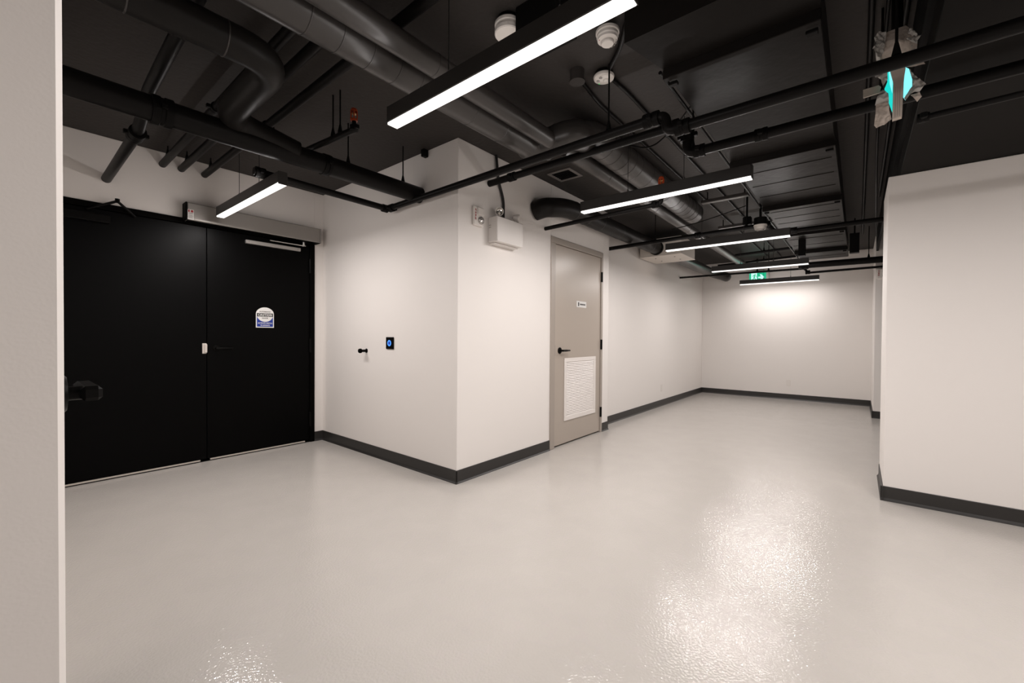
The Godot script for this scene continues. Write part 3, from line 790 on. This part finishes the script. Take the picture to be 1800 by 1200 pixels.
func build_exit_signs() -> void:
	# far sign: green running figure and arrow
	var x0 := -1.673; var x1 := -1.386; var y0 := 2.262; var y1 := 2.443; var zf := -9.4
	var t := thing("exit_sign", "green lit exit sign with a running figure and arrow above the last pendant", "exit sign", Vector3((x0 + x1) / 2, y0, zf))
	obj(t, "housing", boxm(Vector3(x0 - 0.012, y0 - 0.008, zf - 0.05), Vector3(x1 + 0.035, y1 + 0.008, zf - 0.004), 0.004), M.white_enamel)
	obj(t, "lit_panel", boxm(Vector3(x0, y0, zf - 0.004), Vector3(x1, y1, zf), 0.001), M.exit_green)
	var w := x1 - x0
	var h := y1 - y0
	obj(t, "figure_panel", boxm(Vector3(x0 + w * 0.11, y0 + h * 0.02, zf), Vector3(x0 + w * 0.46, y1 - h * 0.04, zf + 0.001)), M.exit_white)
	var U := func(px: Array) -> PackedVector2Array:
		var o := PackedVector2Array()
		for p in px: o.append(Vector2(p[0] * w, p[1] * h))
		return o
	var o := Vector3(x0, y0, zf + 0.001)
	var fig := mb()
	var hd := []
	for k in 12: hd.append([0.345 + cos(TAU * k / 12) * 0.025, 0.83 + sin(TAU * k / 12) * 0.055])
	prism(fig, U.call(hd), o, Vector3.RIGHT, Vector3.UP, 0.001)
	prism(fig, U.call([[0.28, 0.74], [0.35, 0.74], [0.37, 0.62], [0.44, 0.56], [0.44, 0.62], [0.385, 0.68], [0.36, 0.78], [0.26, 0.78], [0.19, 0.66], [0.19, 0.57], [0.215, 0.60], [0.25, 0.70]]), o, Vector3.RIGHT, Vector3.UP, 0.001)
	prism(fig, U.call([[0.27, 0.75], [0.35, 0.75], [0.33, 0.48], [0.38, 0.32], [0.42, 0.12], [0.385, 0.12], [0.345, 0.30], [0.29, 0.42], [0.25, 0.26], [0.16, 0.26], [0.16, 0.32], [0.225, 0.33], [0.265, 0.52]]), o, Vector3.RIGHT, Vector3.UP, 0.001)
	obj(t, "running_figure", fig, M.exit_green)
	obj(t, "arrow", prismm(U.call([[0.53, 0.38], [0.53, 0.56], [0.70, 0.56], [0.62, 0.80], [0.72, 0.80], [0.90, 0.47], [0.72, 0.14], [0.62, 0.14], [0.70, 0.38]]), o, Vector3.RIGHT, Vector3.UP, 0.001), M.exit_white)
	obj(t, "mount_plate", boxm(Vector3(x0 + 0.06, y1 + 0.008, zf - 0.06), Vector3(x0 + 0.20, y1 + 0.03, zf + 0.01), 0.003), M.white_enamel)
	obj(t, "drop_stem", tubem([Vector3(x0 + 0.13, y1 + 0.03, zf - 0.027), Vector3(x0 + 0.13, CEIL, zf - 0.027)], 0.012, 12), M.fitting_black)
	var al := AreaLight3D.new()
	al.name = "sign_light"
	t.add_child(al, true)
	al.position = Vector3(0, h / 2, 0.006)
	al.rotation_degrees = Vector3(0, 180, 0)
	al.area_size = Vector2(w, h)
	al.light_color = Color(0.45, 1.0, 0.9)
	al.light_energy = 0.02
	al.area_range = 8.0
	al.shadow_enabled = true
	# near sign, still masked with paper, tape and film
	var c := Vector3(0.116, 2.108, -2.42)
	t = thing("exit_sign", "exit sign seen end-on, still wrapped in torn plastic and masking paper, glowing teal", "exit sign", c)
	obj(t, "stem", tubem([Vector3(0.116, 2.30, -2.53), Vector3(0.116, CEIL, -2.53)], 0.02, 12), M.fitting_black)
	obj(t, "frame", prismm(PackedVector2Array([Vector2(0.1021, 2.2615), Vector2(0.1342, 2.2533), Vector2(0.1315, 2.1053), Vector2(0.1016, 2.1026)]), Vector3(0, 0, -2.4480), Vector3.RIGHT, Vector3.UP, 0.028), M.paper, "pale edge strip with fine grooves")
	for x in [0.1095, 0.1165, 0.1235]:
		obj(t, "groove", boxm(Vector3(x - 0.0006, 2.108, -2.4202), Vector3(x + 0.0006, 2.235, -2.4194)), M.grey_mark)
	obj(t, "canopy", prismm(PackedVector2Array([Vector2(0.0902, 2.3204), Vector2(0.1404, 2.3054), Vector2(0.1342, 2.2523), Vector2(0.1021, 2.2595)]), Vector3(0, 0, -2.4700), Vector3.RIGHT, Vector3.UP, 0.05), M.paper)
	obj(t, "lit_panel", prismm(PackedVector2Array([Vector2(0.0795, 2.3346), Vector2(0.0919, 2.3296), Vector2(0.1032, 2.2681), Vector2(0.1012, 2.1395), Vector2(0.0870, 2.1942), Vector2(0.0750, 2.2486), Vector2(0.0840, 2.2753)]), Vector3(0, 0, -2.4430), Vector3.RIGHT, Vector3.UP, 0.006), M.teal_panel)
	obj(t, "lit_panel", prismm(PackedVector2Array([Vector2(0.0870, 2.3226), Vector2(0.0919, 2.3207), Vector2(0.1008, 2.2675), Vector2(0.1000, 2.2182), Vector2(0.0916, 2.2611)]), Vector3(0, 0, -2.4360), Vector3.RIGHT, Vector3.UP, 0.002), M.teal_bright)
	obj(t, "lit_panel", prismm(PackedVector2Array([Vector2(0.1399, 2.3155), Vector2(0.1515, 2.3035), Vector2(0.1618, 2.2557), Vector2(0.1622, 2.2263), Vector2(0.1425, 2.1773), Vector2(0.1350, 2.1922), Vector2(0.1360, 2.2557)]), Vector3(0, 0, -2.4430), Vector3.RIGHT, Vector3.UP, 0.006), M.teal_bright)
	obj(t, "paper_wrap", crumple([Vector2(0.0758, 2.5060), Vector2(0.1406, 2.5085), Vector2(0.1628, 2.4641), Vector2(0.1759, 2.4169), Vector2(0.1765, 2.3729), Vector2(0.1552, 2.3673), Vector2(0.1002, 2.3727), Vector2(0.0603, 2.3764), Vector2(0.0709, 2.4478)], -2.4750, 0.05, 0.004, 4), M.paper, "masking paper taped round the canopy")
	obj(t, "plastic_wrap", crumple([Vector2(0.0779, 2.5068), Vector2(0.0529, 2.5115), Vector2(0.0377, 2.4903), Vector2(0.0458, 2.4612), Vector2(0.0324, 2.4466), Vector2(0.0425, 2.4219), Vector2(0.0469, 2.3818), Vector2(0.0662, 2.3816), Vector2(0.0748, 2.4538)], -2.4650, 0.02, 0.02, 7), M.plastic_film, "torn clear plastic")
	obj(t, "plastic_wrap", crumple([Vector2(0.1400, 2.4452), Vector2(0.1540, 2.4807), Vector2(0.1640, 2.4810), Vector2(0.1650, 2.4586), Vector2(0.1760, 2.4391), Vector2(0.1874, 2.4267), Vector2(0.1763, 2.4146), Vector2(0.1768, 2.3803), Vector2(0.1517, 2.3811)], -2.4650, 0.02, 0.02, 8), M.plastic_film)
	obj(t, "paper_wrap", crumple([Vector2(0.0865, 2.3159), Vector2(0.0918, 2.3361), Vector2(0.1852, 2.3273), Vector2(0.1994, 2.2976), Vector2(0.1540, 2.3000), Vector2(0.1397, 2.3028)], -2.4275, 0.015, 0.006, 9), M.paper)
	obj(t, "plastic_wrap", crumple([Vector2(0.0393, 2.3259), Vector2(0.0507, 2.3340), Vector2(0.0819, 2.3267), Vector2(0.0843, 2.2809), Vector2(0.0688, 2.2593), Vector2(0.0628, 2.2841), Vector2(0.0434, 2.3040)], -2.4340, 0.012, 0.014, 12), M.plastic_film)
	obj(t, "plastic_wrap", crumple([Vector2(0.0690, 2.2442), Vector2(0.0870, 2.2202), Vector2(0.0894, 2.1845), Vector2(0.0681, 2.1743), Vector2(0.0442, 2.1850), Vector2(0.0559, 2.2313)], -2.4340, 0.012, 0.014, 13), M.plastic_film)
	obj(t, "paper_wrap", crumple([Vector2(0.0468, 2.1858), Vector2(0.0885, 2.1849), Vector2(0.0910, 2.1433), Vector2(0.0989, 2.1059), Vector2(0.0786, 2.0900), Vector2(0.0501, 2.0837), Vector2(0.0423, 2.0963), Vector2(0.0456, 2.1382)], -2.4320, 0.012, 0.008, 14), M.paper)
	obj(t, "plastic_wrap", crumple([Vector2(0.1532, 2.2960), Vector2(0.1692, 2.2631), Vector2(0.2029, 2.2167), Vector2(0.1842, 2.1924), Vector2(0.1561, 2.1856), Vector2(0.1420, 2.1711), Vector2(0.1375, 2.1824), Vector2(0.1620, 2.2223), Vector2(0.1616, 2.2515)], -2.4340, 0.012, 0.014, 15), M.plastic_film)
	obj(t, "paper_wrap", crumple([Vector2(0.1558, 2.1864), Vector2(0.1839, 2.1883), Vector2(0.1905, 2.1668), Vector2(0.1774, 2.1522)], -2.4290, 0.01, 0.006, 16), M.paper)
	t = thing("tape_strip", "short beige strip sticking out beside the wrapped exit sign", "tape", Vector3(0.03, 2.24, -2.45))
	obj(t, "strip", prismm(PackedVector2Array([Vector2(0.0029, 2.2757), Vector2(0.0559, 2.2767), Vector2(0.0637, 2.2662), Vector2(0.0583, 2.2429), Vector2(0.0042, 2.2391)]), Vector3(0, 0, -2.4560), Vector3.RIGHT, Vector3.UP, 0.006), M.paper)

# ------------------------------------------------------------------ wall devices
func alarm(label: String, at: Vector3, ux: Vector3, out: Vector3, w: float, h: float) -> void:
	# at = lower left corner seen from the room
	var t := thing("fire_strobe", label, "fire alarm", at)
	var uy := Vector3.UP
	var B := Transform3D(Basis(ux, uy, out), at)
	var st := mb()
	box(st, Vector3(0, 0, 0), Vector3(w, h, 0.028), 0.008, B)
	box(st, Vector3(w * 0.3, h * 0.55, 0.026), Vector3(w * 0.95, h * 0.95, 0.04), 0.006, B)
	obj(t, "body", st, M.white_plastic)
	obj(t, "strobe_lens", lathem(B * Vector3(w * 0.66, h * 0.30, 0.026), out, [Vector2(w * 0.28, 0), Vector2(w * 0.27, 0.012), Vector2(w * 0.18, 0.022), Vector2(0, 0.026)], 20), M.lens_clear, "clear strobe lens")
	words(t, "lettering", "FIRE", B * Vector3(w * 0.14, h * 0.55, 0.0283), -uy, ux, w * 0.12, h * 0.55, M.label_red)

func build_wall_devices() -> void:
	# emergency light
	var X := Vector3(1, 0, 0)
	var t := thing("emergency_light", "white emergency battery light with two lamp heads on the white corner wall", "emergency light", Vector3(-2.43, 1.96, -2.79))
	obj(t, "cover", boxm(Vector3(-2.429, 1.958, -2.968), Vector3(-2.325, 2.168, -2.622), 0.004), M.white_enamel)
	obj(t, "tray", boxm(Vector3(-2.429, 1.945, -2.955), Vector3(-2.37, 1.958, -2.64), 0.002), M.white_enamel)
	for k in 4:
		obj(t, "indicator", boxm(Vector3(-2.415 + 0.012 * (k % 2), 2.095 - 0.018 * (k / 2), -2.6222), Vector3(-2.409 + 0.012 * (k % 2), 2.104 - 0.018 * (k / 2), -2.6205)), M.grey_mark)
	for s in [[-2.705, Vector3(0.72, 0.0, 0.69)], [-2.925, Vector3(0.62, -0.15, -0.77)]]:
		var p := Vector3(-2.378, 2.222, s[0])
		var d: Vector3 = s[1].normalized()
		var hd := mb()
		tube(hd, [Vector3(p.x, 2.166, p.z), Vector3(p.x, 2.21, p.z)], 0.009, 10)
		lathe(hd, p - d * 0.026, d, [Vector2(0, 0), Vector2(0.018, 0), Vector2(0.026, 0.02), Vector2(0.036, 0.044), Vector2(0.036, 0.056), Vector2(0.032, 0.056)], 24)
		var ho := obj(t, "lamp_head", hd, M.white_plastic)
		obj(ho, "reflector", lathem(p + d * 0.029, d, [Vector2(0.032, 0), Vector2(0.022, -0.012), Vector2(0.008, -0.016), Vector2(0.008, 0.0), Vector2(0, 0.001)], 24), M.reflector)
	t = thing("cable", "short black conduit feeding the emergency light from the sprinkler main above", "cable", Vector3(-2.415, 2.17, -2.80))
	obj(t, "run", tubem(rounded([Vector3(-2.412, 2.165, -2.80), Vector3(-2.412, 2.36, -2.80), Vector3(-2.412, 2.50, -2.73), Vector3(-2.412, CEIL, -2.70)], 0.06), 0.012, 12), M.cable_black)
	alarm("white fire strobe by the white room corner beside the emergency light", Vector3(-2.43, 2.065, -2.428), Vector3(0, 0, -1), X, 0.115, 0.158)
	alarm("white fire strobe on the far column past the end of the side wall", Vector3(0.20, 2.04, -8.15), X, Vector3(0, 0, 1), 0.16, 0.145)
	# door push plate / reader
	t = thing("door_switch", "black wall switch with a glowing blue ring beside the corner", "switch", Vector3(-3.32, 1.095, -2.275))
	obj(t, "plate", boxm(Vector3(-3.378, 1.04, -2.275), Vector3(-3.264, 1.15, -2.262), 0.004), M.black_metal)
	obj(t, "light_ring", lathem(Vector3(-3.321, 1.095, -2.262), Vector3(0, 0, 1), [Vector2(0.028, 0), Vector2(0.028, 0.002), Vector2(0.015, 0.002), Vector2(0.015, 0)], 28), M.blue_ring, "glowing blue ring")
	obj(t, "core", lathem(Vector3(-3.321, 1.095, -2.262), Vector3(0, 0, 1), [Vector2(0.0145, 0), Vector2(0.0145, 0.0015), Vector2(0, 0.0015)], 24), M.blue_core)
	t = thing("door_stop", "black wall-mounted door stop near the blue-lit switch", "door stop", Vector3(-3.72, 1.014, -2.275))
	var p0 := Vector3(-3.72, 1.014, -2.275)
	obj(t, "rosette", lathem(p0, Vector3(0, 0, 1), [Vector2(0.022, 0), Vector2(0.020, 0.006), Vector2(0.013, 0.008), Vector2(0.013, 0.055)], 20), M.black_metal)
	obj(t, "bumper", lathem(p0 + Vector3(0, 0, 0.055), Vector3(0, 0, 1), [Vector2(0.013, 0), Vector2(0.022, 0.004), Vector2(0.022, 0.022), Vector2(0.018, 0.028), Vector2(0, 0.030)], 20), M.frame_black)
	t = thing("access_panel", "small flush painted access panel high on the white wall near the pipe end", "access panel", Vector3(-2.775, 2.42, -2.275))
	obj(t, "panel", boxm(Vector3(-2.83, 2.365, -2.275), Vector3(-2.72, 2.478, -2.2725), 0.001), M.wall_paint)
	t = thing("pipe_clamp", "small black clamp stub on top of the white wall beside the corner", "clamp", Vector3(-2.80, 2.69, -2.275))
	obj(t, "stub", boxm(Vector3(-2.83, 2.655, -2.275), Vector3(-2.79, CEIL, -2.225), 0.004), M.fitting_black)
	# outlets
	for s in [[Vector3(-1.01, 0.318, -9.52), Vector3(1, 0, 0), Vector3(0, 0, 1), "white wall outlet low on the end wall"], [Vector3(-2.575, 0.30, -7.155), Vector3(0, 0, -1), Vector3(1, 0, 0), "white wall outlet low on the corridor wall past the grey door"]]:
		t = thing("wall_outlet", s[3], "outlet", s[0])
		var B := Transform3D(Basis(s[1], Vector3.UP, s[2]), s[0])
		var st := mb()
		box(st, Vector3(-0.036, -0.058, 0), Vector3(0.036, 0.058, 0.006), 0.002, B)
		obj(t, "cover_plate", st, M.white_plastic)
		st = mb()
		box(st, Vector3(-0.017, -0.034, 0.005), Vector3(0.017, 0.034, 0.0075), 0.001, B)
		obj(t, "socket", st, M.louver_white)
	# automatic operator over the black doors
	t = thing("door_operator", "long grey automatic door operator box above the black doors", "door operator", Vector3(-4.6, 2.15, -1.6))
	obj(t, "housing", boxm(Vector3(-4.587, 2.155, -2.186), Vector3(-4.482, 2.305, -1.024), 0.006), M.operator_silver)
	obj(t, "end_cap", boxm(Vector3(-4.587, 2.153, -1.024), Vector3(-4.480, 2.307, -1.012), 0.003), M.frame_black, "black end cap")
	obj(t, "end_cap", boxm(Vector3(-4.587, 2.153, -2.198), Vector3(-4.480, 2.307, -2.186), 0.003), M.operator_silver)
	obj(t, "bottom_plate", boxm(Vector3(-4.585, 2.147, -2.186), Vector3(-4.49, 2.155, -1.03), 0.001), M.frame_black)
	var lb := obj(t, "label", boxm(Vector3(-4.482, 2.160, -1.070), Vector3(-4.4812, 2.245, -1.026)), M.sticker_white, "small sticker with a red block and fine print")
	var red := mb()
	box(red, Vector3(-4.4812, 2.221, -1.066), Vector3(-4.4808, 2.241, -1.048))
	box(red, Vector3(-4.4812, 2.221, -1.040), Vector3(-4.4808, 2.241, -1.030))
	obj(lb, "red_print", red, M.label_red)
	var pr := mb()
	for k in 5: box(pr, Vector3(-4.4812, 2.168 + 0.009 * k + (0.004 if k == 4 else 0.0), -1.064 + 0.003 * (k % 2)), Vector3(-4.4808, 2.172 + 0.009 * k + (0.007 if k == 4 else 0.0), -1.033))
	obj(lb, "print_lines", pr, M.grey_mark)
	var arm := mb()
	tube(arm, [Vector3(-4.55, 2.15, -2.04), Vector3(-4.55, 2.10, -2.04)], 0.014, 12)
	box(arm, Vector3(-0.012, -0.005, -0.33), Vector3(0.012, 0.005, 0.02), 0.003, Transform3D(Basis(Vector3.UP, PI - 0.02), Vector3(-4.55, 2.108, -2.04)))
	obj(t, "arm", arm, M.steel_bright, "bright steel swing arm")
	t = thing("slide_track", "aluminium slide track of the door operator on the black door with the sticker", "door track", Vector3(-4.6, 2.065, -1.76))
	obj(t, "rail", boxm(Vector3(-4.602, 2.048, -2.020), Vector3(-4.570, 2.083, -1.505), 0.003), M.aluminium)
	for z in [-1.53, -1.99]:
		obj(t, "screw", lathem(Vector3(-4.570, 2.066, z), Vector3(1, 0, 0), [Vector2(0.006, 0), Vector2(0.005, 0.002), Vector2(0, 0.0025)], 10), M.grey_mark)
	t = thing("door_closer", "black door closer arm folded above the black door without a handle", "door closer", Vector3(-4.6, 2.15, -0.58))
	var cl := mb()
	tube(cl, [Vector3(-4.585, 2.12, -0.42), Vector3(-4.52, 2.208, -0.585)], 0.010, 10)
	tube(cl, [Vector3(-4.52, 2.208, -0.585), Vector3(-4.58, 2.12, -0.70)], 0.010, 10)
	tube(cl, [Vector3(-4.52, 2.195, -0.585), Vector3(-4.52, 2.226, -0.585)], 0.015, 12)
	obj(t, "arm", cl, M.black_metal)
	obj(t, "body", boxm(Vector3(-4.602, 2.03, -0.55), Vector3(-4.545, 2.09, -0.27), 0.006), M.black_metal)
	# caution sticker
	var sx := Vector3(0, 0, -1)
	var so := Vector3(-4.603, 1.335, -1.683)
	t = thing("caution_sign", "arched blue and white caution sticker on the black door", "sign", so)
	var arch := func(hw: float, bot: float, spring: float, top: float) -> PackedVector2Array:
		var q := PackedVector2Array([Vector2(-hw, bot), Vector2(hw, bot)])
		for k in 17:
			var an := PI * k / 16
			q.append(Vector2(cos(an) * hw, spring + sin(an) * (top - spring)))
		return q
	obj(t, "sticker", prismm(arch.call(0.083, -0.1, 0.035, 0.103), so, sx, Vector3.UP, 0.0012), M.sticker_white)
	obj(t, "blue_field", prismm(PackedVector2Array([Vector2(-0.074, -0.091), Vector2(0.074, -0.091), Vector2(0.074, 0.01), Vector2(-0.074, 0.01)]), so + Vector3(0.0012, 0, 0), sx, Vector3.UP, 0.0004), M.sticker_blue)
	var disc := PackedVector2Array()
	for k in 32: disc.append(Vector2(cos(TAU * k / 32) * 0.075, 0.027 + sin(TAU * k / 32) * 0.069))
	obj(t, "white_disc", prismm(disc, so + Vector3(0.0016, 0, 0), sx, Vector3.UP, 0.0003), M.sticker_white)
	obj(t, "black_band", prismm(PackedVector2Array([Vector2(-0.074, 0.010), Vector2(0.074, 0.010), Vector2(0.074, 0.044), Vector2(-0.074, 0.044)]), so + Vector3(0.0019, 0, 0), sx, Vector3.UP, 0.0003), M.ink_black)
	words(t, "lettering", "AUTOMATIC", so + Vector3(0.0021, 0.059, 0), sx, Vector3.UP, 0.012, 0.104, M.ink_brown)
	words(t, "lettering", "CAUTION", so + Vector3(0.0024, 0.027, 0), sx, Vector3.UP, 0.023, 0.125, M.sticker_white)
	words(t, "lettering", "DOOR", so + Vector3(0.0021, -0.005, 0), sx, Vector3.UP, 0.012, 0.055, M.ink_brown)
	words(t, "lettering", "ACTIVATE SWITCH", so + Vector3(0.0018, -0.055, 0), sx, Vector3.UP, 0.013, 0.130, M.sticker_white)
	words(t, "lettering", "TO OPERATE", so + Vector3(0.0018, -0.077, 0), sx, Vector3.UP, 0.013, 0.086, M.sticker_white)
	# room plate on the grey door
	so = Vector3(-2.432, 1.532, -4.19)
	t = thing("door_plate", "small white room plate with dark print on the grey door", "sign", so)
	obj(t, "plate", boxm(Vector3(-2.432, 1.497, -4.298), Vector3(-2.429, 1.567, -4.082), 0.001), M.sticker_white)
	obj(t, "pictogram", boxm(Vector3(-2.429, 1.510, -4.135), Vector3(-2.4284, 1.553, -4.112)), M.ink_black)
	var q2 := mb()
	for k in 8: box(q2, Vector3(-2.429, 1.523, -4.165 - 0.0155 * k), Vector3(-2.4284, 1.540, -4.153 - 0.0155 * k))
	obj(t, "print", q2, M.ink_black)

# ------------------------------------------------------------------ start
func _ready() -> void:
	rng.seed = 7
	var cam := Camera3D.new()
	cam.name = "camera"
	add_child(cam, true)
	cam.position = Vector3(0, 1.165, 0)
	cam.rotation = Vector3(deg_to_rad(-0.70416), deg_to_rad(39.46104), deg_to_rad(0.39788))
	cam.fov = rad_to_deg(2.0 * atan(600.0 / 738.51))
	cam.near = 0.02
	cam.far = 60.0
	cam.current = true
	var env := Environment.new()
	env.background_mode = Environment.BG_COLOR
	env.background_color = Color(0.0, 0.0, 0.0)
	env.tonemap_mode = Environment.TONE_MAPPER_LINEAR
	env.tonemap_exposure = 1.0
	env.sdfgi_enabled = true
	env.ssao_enabled = true
	env.ssil_enabled = true
	var we := WorldEnvironment.new()
	we.name = "world"
	we.environment = env
	add_child(we, true)
	make_materials()
	build_lights()
	build_shell()
	build_black_doors()
	build_grey_door()
	build_near_door()
	build_services()
	build_devices()
	build_exit_signs()
	build_wall_devices()
